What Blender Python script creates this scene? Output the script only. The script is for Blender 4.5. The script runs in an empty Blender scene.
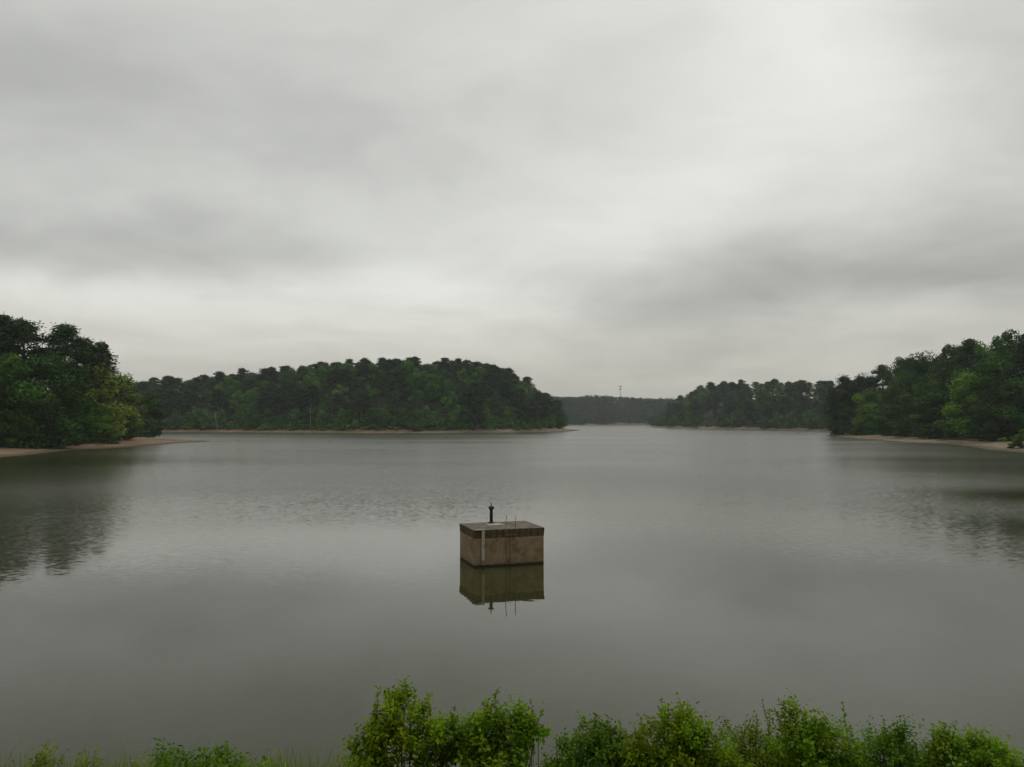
import bpy, math, random
import numpy as np

R = math.radians
rng = np.random.default_rng(11)
random.seed(11)
scene = bpy.context.scene
COL = scene.collection
F = 804.0                       # focal length in pixels of the 1024 wide frame
H = 8.1                         # eye above the water
PITCH = math.atan(37.5 / F)

# ------------------------------------------------------------------ helpers
def ray(px, py):
    u, v = px - 512.0, 383.5 - py
    return np.array([u, F * math.cos(PITCH) - v * math.sin(PITCH), F * math.sin(PITCH) + v * math.cos(PITCH)])

def on_water(px, py, z=0.0):
    d = ray(px, py)
    t = (z - H) / d[2]
    return d[0] * t, d[1] * t

def at(px, py, Y):
    d = ray(px, py)
    t = Y / d[1]
    return d[0] * t, Y, H + d[2] * t

def smooth(x, a, b):
    t = np.clip((np.asarray(x, float) - a) / (b - a), 0, 1)
    return t * t * (3 - 2 * t)

def mesh_obj(name, V, Fc, mats=(), parent=None, attr=None, shade=False):
    """V (n,3), Fc array (m,k) or list of tuples -> one linked mesh object"""
    me = bpy.data.meshes.new(name)
    V = np.asarray(V, np.float32)
    if isinstance(Fc, np.ndarray):
        m, k = Fc.shape
        me.vertices.add(len(V)); me.vertices.foreach_set('co', V.ravel())
        me.loops.add(m * k); me.loops.foreach_set('vertex_index', Fc.astype(np.int32).ravel())
        me.polygons.add(m); me.polygons.foreach_set('loop_start', np.arange(0, m * k, k, dtype=np.int32))
        me.update(calc_edges=True)
    else:
        me.from_pydata([tuple(v) for v in V], [], Fc)
        me.update()
    if attr is not None:
        for an, dom, vals in attr:
            a = me.attributes.new(an, 'FLOAT', dom)
            a.data.foreach_set('value', np.asarray(vals, np.float32))
    if shade:
        me.polygons.foreach_set('use_smooth', np.ones(len(me.polygons), bool))
    for m_ in mats:
        me.materials.append(m_)
    o = bpy.data.objects.new(name, me)
    COL.objects.link(o)
    if parent is not None:
        o.parent = parent
    return o

def tag(o, label=None, cat=None, group=None, kind=None):
    if label: o['label'] = label
    if cat: o['category'] = cat
    if group: o['group'] = group
    if kind: o['kind'] = kind
    return o

def empty(name, loc):
    o = bpy.data.objects.new(name, None)
    o.empty_display_size = 0.3
    o.location = loc
    COL.objects.link(o)
    return o

class MB:
    """collects tubes and boxes into one mesh"""
    def __init__(self):
        self.V = []; self.F = []
    def tube(self, pts, rad, n=7, cap=True):
        pts = [np.asarray(p, float) for p in pts]
        base = len(self.V)
        up = np.array([0.31, 0.17, 0.93])
        for i, p in enumerate(pts):
            d = pts[min(i + 1, len(pts) - 1)] - pts[max(i - 1, 0)]
            d = d / (np.linalg.norm(d) + 1e-9)
            a = np.cross(d, up); 
            if np.linalg.norm(a) < 0.15: a = np.cross(d, [1, 0, 0])
            a /= np.linalg.norm(a); b = np.cross(d, a)
            for k in range(n):
                t = 2 * math.pi * k / n
                self.V.append(p + rad[i] * (math.cos(t) * a + math.sin(t) * b))
        for i in range(len(pts) - 1):
            for k in range(n):
                k2 = (k + 1) % n
                self.F.append((base + i * n + k, base + i * n + k2, base + (i + 1) * n + k2, base + (i + 1) * n + k))
        if cap:
            self.F.append(tuple(base + k for k in range(n))[::-1])
            self.F.append(tuple(base + (len(pts) - 1) * n + k for k in range(n)))
    def lathe(self, c, prof, n=16):
        base = len(self.V)
        for r, z in prof:
            for k in range(n):
                t = 2 * math.pi * k / n
                self.V.append(np.array([c[0] + r * math.cos(t), c[1] + r * math.sin(t), c[2] + z]))
        for i in range(len(prof) - 1):
            for k in range(n):
                k2 = (k + 1) % n
                self.F.append((base + i * n + k, base + i * n + k2, base + (i + 1) * n + k2, base + (i + 1) * n + k))
        self.F.append(tuple(base + k for k in range(n))[::-1])
        self.F.append(tuple(base + (len(prof) - 1) * n + k for k in range(n)))
    def box(self, lo, hi, jitter=0.0):
        b = len(self.V)
        for z in (lo[2], hi[2]):
            for x, y in ((lo[0], lo[1]), (hi[0], lo[1]), (hi[0], hi[1]), (lo[0], hi[1])):
                self.V.append(np.array([x, y, z]) + np.array([random.uniform(-jitter, jitter) for _ in range(3)]))
        for f in ((3, 2, 1, 0), (4, 5, 6, 7), (0, 1, 5, 4), (1, 2, 6, 5), (2, 3, 7, 6), (3, 0, 4, 7)):
            self.F.append(tuple(b + i for i in f))
    def build(self, name, mat, parent=None, shade=False, bevel=0.0):
        o = mesh_obj(name, self.V, self.F, [mat], parent, shade=shade)
        if bevel:
            m = o.modifiers.new('bevel', 'BEVEL'); m.width = bevel; m.segments = 2; m.limit_method = 'ANGLE'
        return o

# ------------------------------------------------------------------ node helpers
class NT:
    def __init__(self, tree):
        self.t = tree; self.L = tree.links.new
    def node(self, typ, **kw):
        n = self.t.nodes.new(typ)
        for k, v in kw.items():
            setattr(n, k, v)
        return n
    def put(self, sock, v):
        if v is None: return
        if isinstance(v, bpy.types.NodeSocket): self.L(v, sock)
        else: sock.default_value = v
    def math(self, op, a, b=None, c=None, clamp=False):
        n = self.node('ShaderNodeMath', operation=op, use_clamp=clamp)
        self.put(n.inputs[0], a); self.put(n.inputs[1], b); self.put(n.inputs[2], c)
        return n.outputs[0]
    def vmath(self, op, a, b=None):
        n = self.node('ShaderNodeVectorMath', operation=op)
        self.put(n.inputs[0], a); self.put(n.inputs[1], b)
        return n.outputs[0]
    def noise(self, vec, scale, detail=3.0, rough=0.55, out='Fac', dim='3D'):
        n = self.node('ShaderNodeTexNoise', noise_dimensions=dim)
        self.put(n.inputs['Vector'], vec)
        n.inputs['Scale'].default_value = scale
        n.inputs['Detail'].default_value = detail
        n.inputs['Roughness'].default_value = rough
        return n.outputs[out]
    def mapr(self, v, a, b, c=0.0, d=1.0, smoothed=True):
        n = self.node('ShaderNodeMapRange')
        n.interpolation_type = 'SMOOTHSTEP' if smoothed else 'LINEAR'
        self.put(n.inputs[0], v)
        for i, x in enumerate((a, b, c, d)): self.put(n.inputs[i + 1], x)
        return n.outputs[0]
    def mix(self, f, a, b, mode='MIX'):
        n = self.node('ShaderNodeMix', data_type='RGBA', blend_type=mode)
        self.put(n.inputs[0], f); self.put(n.inputs[6], a); self.put(n.inputs[7], b)
        return n.outputs[2]
    def sep(self, v):
        n = self.node('ShaderNodeSeparateXYZ'); self.put(n.inputs[0], v); return n.outputs
    def comb(self, x, y, z):
        n = self.node('ShaderNodeCombineXYZ')
        for i, a in enumerate((x, y, z)): self.put(n.inputs[i], a)
        return n.outputs[0]
    def attr(self, name):
        return self.node('ShaderNodeAttribute', attribute_name=name).outputs['Fac']

def material(name):
    m = bpy.data.materials.new(name); m.use_nodes = True
    t = m.node_tree; t.nodes.clear()
    n = NT(t)
    out = n.node('ShaderNodeOutputMaterial')
    return m, n, out

def principled(n, out, color, rough=0.8, bump=None, bump_d=0.02, spec=0.3, metal=0.0):
    b = n.node('ShaderNodeBsdfPrincipled')
    n.put(b.inputs['Base Color'], color); n.put(b.inputs['Roughness'], rough)
    b.inputs['Specular IOR Level'].default_value = spec
    b.inputs['Metallic'].default_value = metal
    if bump is not None:
        bn = n.node('ShaderNodeBump'); bn.inputs['Strength'].default_value = 0.8
        bn.inputs['Distance'].default_value = bump_d
        n.L(bump, bn.inputs['Height']); n.L(bn.outputs[0], b.inputs['Normal'])
    n.L(b.outputs[0], out.inputs[0])
    return b

def leaf_material(name, transl=0.3, gloss=0.06, tint=None):
    """colour = object colour x per leaf variation; light passes through the leaf"""
    m, n, out = material(name)
    oi = n.node('ShaderNodeObjectInfo')
    var = n.attr('var')
    hs = n.node('ShaderNodeHueSaturation')
    col = oi.outputs['Color'] if tint is None else tint
    n.put(hs.inputs['Color'], col)
    n.put(hs.inputs['Hue'], n.mapr(n.attr('hue'), 0, 1, 0.475, 0.525, False))
    hs.inputs['Saturation'].default_value = 1.0
    n.put(hs.inputs['Value'], n.math('MULTIPLY', var, n.mapr(oi.outputs['Random'], 0, 1, 0.86, 1.14, False)))
    c = hs.outputs[0]
    b = n.node('ShaderNodeBsdfPrincipled'); n.L(c, b.inputs['Base Color'])
    b.inputs['Roughness'].default_value = 0.7; b.inputs['Specular IOR Level'].default_value = gloss
    tr = n.node('ShaderNodeBsdfTranslucent')
    n.L(n.mix(1.0, c, (1.15, 1.25, 0.55, 1), 'MULTIPLY'), tr.inputs[0])
    mx = n.node('ShaderNodeMixShader'); mx.inputs[0].default_value = transl
    n.L(b.outputs[0], mx.inputs[1]); n.L(tr.outputs[0], mx.inputs[2])
    n.L(mx.outputs[0], out.inputs[0])
    return m

def bark_material(name, c1, c2, scale=3.0):
    m, n, out = material(name)
    tc = n.node('ShaderNodeTexCoord').outputs['Object']
    v = n.vmath('MULTIPLY', tc, (1, 1, 0.2))
    f = n.noise(v, scale, 4)
    principled(n, out, n.mix(n.mapr(f, 0.35, 0.65), c1, c2), 0.9, f, 0.05)
    return m

# ------------------------------------------------------------------ shoreline and terrain
LAKE_PX = [  # waterline seen in the photograph, right bank first
    (1062, 458.5), (1024, 452.8), (1006, 451.2), (988, 449.6), (972, 446.6), (947, 444.0), (920, 443.4), (893, 442.4), (860, 439.2), (845, 438.0), (832, 436.6), (824, 435.6),
    (832, 433.9), (850, 433.2), (870, 432.9), (940, 432.6), (1010, 432.4), (1040, 431.9), (1000, 431.4), (900, 431.3), (850, 431.2), (830, 431.0), (790, 430.3), (740, 429.6), (700, 428.9),
    (668, 428.2), (655, 427.6), (644, 427.0), (652, 426.3), (672, 425.7), (664, 425.1), (640, 424.9), (618, 424.9), (590, 425.0), (566, 425.2),
    (540, 425.6), (535, 427.0), (556, 428.4), (576, 429.5), (581, 430.2), (570, 431.5), (552, 432.2), (500, 433.0), (450, 433.2), (400, 433.4),
    (350, 433.4), (300, 433.0), (250, 432.7), (205, 432.3), (165, 432.2), (100, 432.2), (20, 432.6), (-20, 433.6), (20, 435.2), (70, 436.2),
    (120, 437.2), (150, 438.2), (180, 439.3), (202, 440.3), (214, 441.1), (202, 441.9), (174, 443.6), (149, 445.6), (111, 448.4), (74, 449.7),
    (56, 451.6), (48, 452.6), (25, 455.2), (0, 457.2), (-35, 461.5)]
LAKE = [(105.0, 16.2), (150.0, 45.0), (160.0, 110.0)] + [on_water(*p) for p in LAKE_PX] + [(-122.0, 110.0), (-115.0, 50.0), (-95.0, 16.2)]
LAKE = np.array(LAKE)

def lake_sd(x, y):
    """metres inland (positive on land)"""
    x = np.asarray(x, float); y = np.asarray(y, float)
    A = LAKE; B = np.roll(LAKE, -1, 0)
    best = np.full(x.shape, 1e18); inside = np.zeros(x.shape, bool)
    for (ax, ay), (bx, by) in zip(A, B):
        ex, ey = bx - ax, by - ay
        t = np.clip(((x - ax) * ex + (y - ay) * ey) / (ex * ex + ey * ey), 0, 1)
        best = np.minimum(best, (x - ax - t * ex) ** 2 + (y - ay - t * ey) ** 2)
        if ay != by:
            c = ((ay > y) != (by > y)) & (x < ex * (y - ay) / ey + ax)
            inside ^= c
    d = np.sqrt(best)
    return np.where(inside, -d, d)

def az_px(x, y):
    return 512 + F * x / np.maximum(y, 1.0)

def wob(x, y, s, k=0.0):
    return (np.sin(x / s + 1.3 + k) * np.cos(y / s * 1.13 + 0.7 + k) + 0.5 * np.sin(x / s * 2.3 + y / s * 1.7 + k)) / 1.5

def terrain(x, y):
    x = np.asarray(x, float); y = np.asarray(y, float)
    d = lake_sd(x, y)
    p = az_px(x, y)
    dj = d + np.where(d > 0, 1.0, 0.0) * wob(x, y, 9.0) * np.clip(d / 12, 0, 1) * 1.6
    beach = np.where(d > 0, 0.068 * np.clip(dj, 0, 30), -np.minimum(0.10 * -d, 5.0))
    left = np.interp(p, [-200, 0, 90, 160, 230], [15, 14, 10, 1.0, 0.5])
    right = np.interp(p, [815, 850, 900, 950, 1024, 1300], [2, 7, 13, 15, 18, 20])
    mid = np.interp(p, [0, 150, 200, 240, 300, 350, 400, 450, 500, 540, 562, 590], [20, 19, 21, 26, 31, 32, 33, 32, 36, 46, 34, 12])
    rmid = np.interp(p, [630, 665, 700, 750, 830, 1000, 1200], [14, 32, 34, 29, 23, 22, 20])
    far = np.interp(p, [400, 560, 600, 640, 680, 800], [30, 35, 41, 35, 32, 30])
    near_a = np.where(p < 500, left, right)
    s1 = smooth(d, 22, 95)
    wa = smooth(y, 1000, 1300) * (p > 590) + smooth(y, 950, 1250) * (p <= 590)
    midz = np.where(p < 600, mid, rmid)
    n = smooth(y, 440, 560)
    A = near_a * (1 - n) + n * ((1 - wa) * midz + wa * far)
    s2 = smooth(d, 6, 88)
    hill = A * np.where(n > 0.5, s2, s1)
    z = beach + hill + np.where(d > 25, wob(x, y, 37.0) * 0.5, 0)
    # the dam the photographer stands on: crest, then a grassy face running down to the water
    dam = np.where(y < 3.4, np.where(y > -4, 6.4, 6.4 + (y + 4) * 0.45), 6.4 - (y - 3.4) * 0.5)
    dam = np.maximum(dam, -5.0) + 0.05 * wob(x, y, 0.9) + 0.03 * wob(x, y, 0.37, 2)
    w = (np.abs(x) < 118) & (y < 40)
    z = np.where(w, np.maximum(dam, np.where(y < 16, -5.0, z)), z)
    return z

# ------------------------------------------------------------------ world: overcast sky
def build_world():
    w = bpy.data.worlds.new('World'); scene.world = w; w.use_nodes = True
    t = w.node_tree; t.nodes.clear(); n = NT(t)
    out = n.node('ShaderNodeOutputWorld'); bg = n.node('ShaderNodeBackground')
    bg.inputs[1].default_value = 0.1
    n.L(bg.outputs[0], out.inputs[0])
    sky = n.node('ShaderNodeTexSky', sky_type='NISHITA')
    sky.sun_disc = False; sky.sun_elevation = R(52); sky.sun_rotation = R(28)
    sky.air_density = 1.0; sky.dust_density = 4.0
    g = n.node('ShaderNodeTexCoord').outputs['Generated']
    x, y, z = n.sep(g)
    zc = n.math('MAXIMUM', z, 0.0)
    den = n.math('ADD', zc, 0.20)
    cp = n.comb(n.math('DIVIDE', x, den), n.math('DIVIDE', y, den), 0.0)
    warp = n.vmath('SUBTRACT', n.noise(cp, 0.9, 3, 0.5, 'Color'), (0.5, 0.5, 0.5))
    cpw = n.vmath('ADD', cp, n.vmath('MULTIPLY', warp, (0.9, 0.9, 0)))
    n1 = n.noise(cpw, 1.1, 5, 0.5)
    n2 = n.noise(cpw, 2.6, 3, 0.5)
    n4 = n.noise(n.vmath('ADD', cpw, (1.3, 5.1, 0)), 8.0, 6, 0.6)
    n3 = n.noise(n.vmath('ADD', cpw, (7.3, 2.1, 0)), 0.33, 3, 0.5)
    az = n.math('ARCTAN2', x, y); el = n.math('ARCSINE', n.math('MINIMUM', n.math('MAXIMUM', z, -1.0), 1.0))
    wv = n.sep(n.vmath('SUBTRACT', n.noise(n.vmath('MULTIPLY', g, (1, 1, 2.2)), 3.2, 5, 0.55, 'Color'), (0.5, 0.5, 0.5)))
    az = n.math('ADD', az, n.math('MULTIPLY', wv[0], 0.34))
    el = n.math('ADD', el, n.math('MULTIPLY', wv[1], 0.13))
    v = n.math('ADD', 0.64, n.math('MULTIPLY', n.math('SUBTRACT', n1, 0.5), 0.30))
    v = n.math('ADD', v, n.math('MULTIPLY', n.math('SUBTRACT', n2, 0.5), 0.20))
    v = n.math('ADD', v, n.math('MULTIPLY', n.math('SUBTRACT', n3, 0.5), 0.12))
    v = n.math('ADD', v, n.math('MULTIPLY', n.math('SUBTRACT', n4, 0.5), 0.03))
    # thin and thick places of the cloud deck: (azimuth, elevation, width, height in degrees, strength)
    def deg(px, py):
        d = ray(px, py); return math.degrees(math.atan2(d[0], d[1])), math.degrees(math.asin(d[2] / np.linalg.norm(d)))
    BANKS = [(850, 50, 14, 9, 0.20), (650, 185, 11, 5, 0.12), (60, 235, 17, 3.0, -0.13), (230, 262, 10, 2.2, -0.06), (390, 300, 13, 2.4, 0.18), (110, 302, 12, 2.2, 0.12),
             (650, 306, 10, 2.8, -0.07), (965, 262, 14, 3.8, -0.15), (800, 288, 10, 2.4, -0.08), (500, 245, 10, 3, 0.05), (70, 95, 10, 6, -0.10), (400, 135, 15, 4, -0.07),
             (240, 190, 14, 3, 0.05), (1010, 60, 6, 9, -0.07), (15, 205, 5, 2, 0.06)]
    for px, py, wz, we, s in BANKS:
        s *= 0.85 if s > 0 else 1.3
        a0, e0 = deg(px, py)
        da = n.math('DIVIDE', n.math('SUBTRACT', az, R(a0)), R(wz))
        de = n.math('DIVIDE', n.math('SUBTRACT', el, R(e0)), R(we))
        q = n.math('ADD', n.math('MULTIPLY', da, da), n.math('MULTIPLY', de, de))
        v = n.math('ADD', v, n.math('MULTIPLY', n.math('EXPONENT', n.math('MULTIPLY', q, -1.0)), s))
    v = n.math('MAXIMUM', v, 0.15)
    v = n.math('MULTIPLY', v, n.mapr(z, 0.0, 0.16, 0.76, 1.0))
    v = n.math('MULTIPLY', v, n.math('ADD', 1.0, n.math('MULTIPLY', n.mapr(z, 0.42, 1.0), 0.35)))     # brighter overhead, as overcast skies are
    v = n.math('MULTIPLY', v, 10.0)
    tint = n.mix(n.mapr(z, 0.0, 0.22), (1.02, 1.0, 0.885, 1), (0.995, 1.006, 0.955, 1))
    vv = n.comb(v, v, v)
    cloud = n.mix(1.0, tint, vv, 'MULTIPLY')
    n.L(n.mix(0.96, sky.outputs[0], cloud), bg.inputs[0])
build_world()

sun = bpy.data.lights.new('sun', 'SUN'); sun.energy = 0.6; sun.angle = R(24); sun.color = (1.0, 0.96, 0.9)
so = bpy.data.objects.new('sun', sun); COL.objects.link(so)
so.rotation_euler = (R(90 - 52), 0, R(180 - 28 - 180 + 180))
# sun shines from azimuth 28 deg right of forward (+Y), elevation 52
from mathutils import Vector
sd = Vector((math.sin(R(28)) * math.cos(R(52)), math.cos(R(28)) * math.cos(R(52)), math.sin(R(52))))
so.rotation_euler = sd.to_track_quat('Z', 'Y').to_euler()
so.location = (0, 0, 60)

# ------------------------------------------------------------------ ground
def build_ground():
    az = np.concatenate([np.radians(np.arange(-42, 42, 0.16)), np.radians(np.arange(42, 318, 2.0))])
    rad = [0.6]
    while rad[-1] < 3000:
        r = rad[-1]
        rad.append(r * (1.035 if r < 130 else 1.0115 if r < 1200 else 1.03))
    rad = np.array(rad)
    A, Rr = np.meshgrid(az, rad)
    X = Rr * np.sin(A); Y = Rr * np.cos(A)
    Z = terrain(X, Y)
    na = len(az); nr = len(rad)
    V = np.stack([X, Y, Z], -1).reshape(-1, 3)
    V = np.vstack([V, [[0, 0, 6.4]]])
    i, j = np.meshgrid(np.arange(nr - 1), np.arange(na), indexing='ij')
    j2 = (j + 1) % na
    Q = np.stack([i * na + j, (i + 1) * na + j, (i + 1) * na + j2, i * na + j2], -1).reshape(-1, 4)
    d = lake_sd(V[:, 0], V[:, 1])
    dam = ((np.abs(V[:, 0]) < 116) & (V[:, 1] < 19)).astype(float)
    # the shore's reach: how far the bare beach goes inland before the wood begins
    m, n, out = material('shore_soil')
    pos = n.node('ShaderNodeNewGeometry').outputs['Position']
    dn = n.attr('inland'); dm = n.attr('dam')
    px, py, pz = n.sep(pos)
    nz = n.noise(pos, 0.06, 5, 0.6); nb = n.noise(pos, 0.35, 5, 0.65); nf = n.noise(pos, 3.0, 4, 0.6)
    sand = n.mix(n.mapr(nz, 0.42, 0.6), (0.222, 0.188, 0.124, 1), (0.138, 0.098, 0.060, 1))
    sand = n.mix(n.mapr(nb, 0.52, 0.62), sand, (0.095, 0.062, 0.036, 1))
    sand = n.mix(n.math('MULTIPLY', n.mapr(nf, 0.5, 0.75), 0.5), sand, (0.28, 0.235, 0.17, 1))
    redder = n.mapr(px, -40, -90)
    sand = n.mix(n.math('MULTIPLY', redder, 0.4), sand, (0.21, 0.115, 0.065, 1))
    wet = n.mapr(n.math('ADD', pz, n.math('MULTIPLY', n.math('SUBTRACT', nb, 0.5), 0.5)), 0.42, 0.10)
    sand = n.mix(n.math('MULTIPLY', wet, 0.8), sand, (0.055, 0.042, 0.026, 1))
    forest = n.mix(nb, (0.028, 0.026, 0.013, 1), (0.018, 0.028, 0.010, 1))
    edge = n.math('ADD', dn, n.math('MULTIPLY', n.math('SUBTRACT', nb, 0.5), 16.0))
    reach = n.math('ADD', n.mapr(py, 380, 560, 26.0, 14.0), n.mapr(py, 1250, 1400, 0.0, -7.0))
    c = n.mix(n.mapr(n.math('SUBTRACT', edge, reach), 0, 3), sand, forest)
    grass = n.mix(nf, (0.03, 0.045, 0.012, 1), (0.06, 0.05, 0.025, 1))
    c = n.mix(dm, c, grass)
    principled(n, out, c, 0.9, n.math('ADD', nf, nb), 0.12, 0.15)
    g = mesh_obj('ground', V, Q, [m], attr=[('inland', 'POINT', d), ('dam', 'POINT', dam)], shade=True)
    tag(g, 'lake shore ground with tan beaches and wooded hills', 'ground', kind='structure')
build_ground()

# ------------------------------------------------------------------ water
def build_water():
    m, n, out = material('lake_water')
    pos = n.node('ShaderNodeNewGeometry').outputs['Position']
    px, py, pz = n.sep(pos)
    def cen(vec, sc, det, off):
        return n.vmath('SUBTRACT', n.noise(n.vmath('ADD', vec, off), sc, det, 0.6, 'Color'), (0.5, 0.5, 0.5))
    st = n.vmath('MULTIPLY', pos, (0.8, 1.0, 1.0))
    w1 = cen(n.vmath('MULTIPLY', pos, (0.55, 1.0, 1.0)), 2.8, 2, (0, 0, 0)); w2 = cen(st, 0.11, 1, (31, 7, 0)); w3 = cen(n.vmath('MULTIPLY', pos, (0.6, 1.0, 1.0)), 4.0, 1, (3, 17, 0))
    # breeze: ripples far out, calm water by the dam, with calm lanes between
    lanes = n.noise(n.vmath('MULTIPLY', pos, (0.4, 1.0, 1.0)), 0.014, 3, 0.5)
    lane = n.mapr(lanes, 0.38, 0.60, 0.68, 1.0)
    wobble = n.math('MULTIPLY', n.math('SUBTRACT', n.noise(pos, 0.02, 2), 0.5), 40.0)
    dist = n.mapr(n.math('ADD', n.math('ADD', n.math('MULTIPLY', n.math('ABSOLUTE', px), 0.50), py), wobble), 42, 125)
    breeze = n.math('MULTIPLY', dist, lane)
    for cx_, cy_, rx_, ry_, k_ in ((-88, 135, 55, 75, 0.5), (92, 150, 55, 85, 0.5), (57, 88, 16, 11, 0.8), (40, 60, 12, 9, 0.7), (-100, 172, 45, 32, 0.5)):     # water in the lee of the banks
        qx = n.math('DIVIDE', n.math('SUBTRACT', px, cx_), rx_); qy = n.math('DIVIDE', n.math('SUBTRACT', py, cy_), ry_)
        q = n.math('EXPONENT', n.math('MULTIPLY', n.math('ADD', n.math('MULTIPLY', qx, qx), n.math('MULTIPLY', qy, qy)), -1.0))
        breeze = n.math('MULTIPLY', breeze, n.math('SUBTRACT', 1.0, n.math('MULTIPLY', q, k_)))
    a1 = n.math('ADD', n.math('MULTIPLY', breeze, 0.12), 0.009)
    a2 = n.math('ADD', n.math('MULTIPLY', breeze, 0.02), 0.004)
    a3 = n.math('ADD', n.math('MULTIPLY', breeze, 0.30), 0.014)
    def sc(v, a):
        k = n.node('ShaderNodeVectorMath', operation='SCALE'); n.put(k.inputs[0], v); n.put(k.inputs['Scale'], a); return k.outputs[0]
    s = n.vmath('ADD', n.vmath('ADD', sc(w1, a1), sc(w2, a2)), sc(w3, a3))
    sx, sy, sz = n.sep(s)
    nor = n.vmath('NORMALIZE', n.comb(sx, sy, 1.0))
    b = n.node('ShaderNodeBsdfPrincipled')
    b.inputs['Base Color'].default_value = (0.030, 0.032, 0.011, 1)
    n.put(b.inputs['Roughness'], n.math('ADD', n.math('MULTIPLY', n.math('POWER', breeze, 0.65), 0.27), 0.025))
    b.inputs['IOR'].default_value = 1.33
    n.L(nor, b.inputs['Normal'])
    n.L(b.outputs[0], out.inputs[0])
    # sheet, finer near the camera, reaching past every shore
    xs = np.concatenate([np.linspace(-2900, -200, 28), np.linspace(-180, 180, 37), np.linspace(200, 2900, 28)])
    ys = np.concatenate([np.linspace(13.0, 200, 40), np.linspace(220, 2900, 60)])
    X, Y = np.meshgrid(xs, ys); nx = len(xs)
    V = np.stack([X, Y, 0 * X], -1).reshape(-1, 3)
    i, j = np.meshgrid(np.arange(len(ys) - 1), np.arange(nx - 1), indexing='ij')
    Q = np.stack([i * nx + j, i * nx + j + 1, (i + 1) * nx + j + 1, (i + 1) * nx + j], -1).reshape(-1, 4)
    o = mesh_obj('water', V, Q, [m])
    tag(o, 'calm grey lake water reflecting the overcast sky', 'water', kind='structure')
build_water()

# ------------------------------------------------------------------ leaf clouds
def unit(n_):
    v = rng.normal(size=(n_, 3)); return v / np.linalg.norm(v, axis=1, keepdims=True)

def leaf_quads(P, N, size, asp=0.7):
    """one ragged four-cornered leaf spray at each point"""
    n_ = len(P)
    t = np.cross(N, unit(n_)); t /= np.linalg.norm(t, axis=1, keepdims=True) + 1e-9
    b = np.cross(N, t)
    s = (size * rng.uniform(0.6, 1.35, n_))[:, None]
    c = []
    for a, e in ((-1, -0.35), (0.15, -1), (1, 0.3), (-0.2, 1)):
        j1 = rng.uniform(0.7, 1.25, (n_, 1)); j2 = rng.uniform(0.7, 1.25, (n_, 1))
        c.append(P + s * 0.5 * (a * j1 * t + e * asp * j2 * b) + N * s * rng.uniform(-0.15, 0.15, (n_, 1)))
    V = np.stack(c, 1).reshape(-1, 3)
    return V, np.arange(n_ * 4).reshape(-1, 4)

def blob_cloud(blobs, per, size, up=0.5, shell=0.55):
    """blobs: rows cx cy cz rx ry rz"""
    Vs, var, hue = [], [], []
    for b in blobs:
        k = max(6, int(per * rng.uniform(0.7, 1.3)))
        u = unit(k)
        rr = rng.uniform(shell, 1.05, (k, 1)) * (1 + 0.18 * np.sin(u[:, :1] * 5 + b[0]) )
        P = b[:3] + u * rr * b[3:6]
        N = u * 0.7 + unit(k) * 0.8 + np.array([0, 0, up]); N /= np.linalg.norm(N, axis=1, keepdims=True)
        V, _ = leaf_quads(P, N, size)
        Vs.append(V)
        cv = rng.uniform(0.6, 1.45); ch = rng.uniform(0.25, 0.75)
        var.append(cv * rng.uniform(0.75, 1.25, k)); hue.append(np.clip(ch + rng.uniform(-0.25, 0.25, k), 0, 1))
    V = np.vstack(Vs)
    return V, np.arange(len(V)).reshape(-1, 4), np.concatenate(var), np.concatenate(hue)

LEAF = leaf_material('tree_foliage', 0.16, 0.05)
NEEDLE = leaf_material('pine_needles', 0.15, 0.05)
BARK = bark_material('grey_bark', (0.07, 0.055, 0.042, 1), (0.15, 0.125, 0.10, 1))
PINEBARK = bark_material('pine_bark', (0.075, 0.05, 0.035, 1), (0.17, 0.12, 0.085, 1))
PALEBARK = bark_material('bleached_wood', (0.17, 0.155, 0.13, 1), (0.27, 0.25, 0.22, 1))

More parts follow.
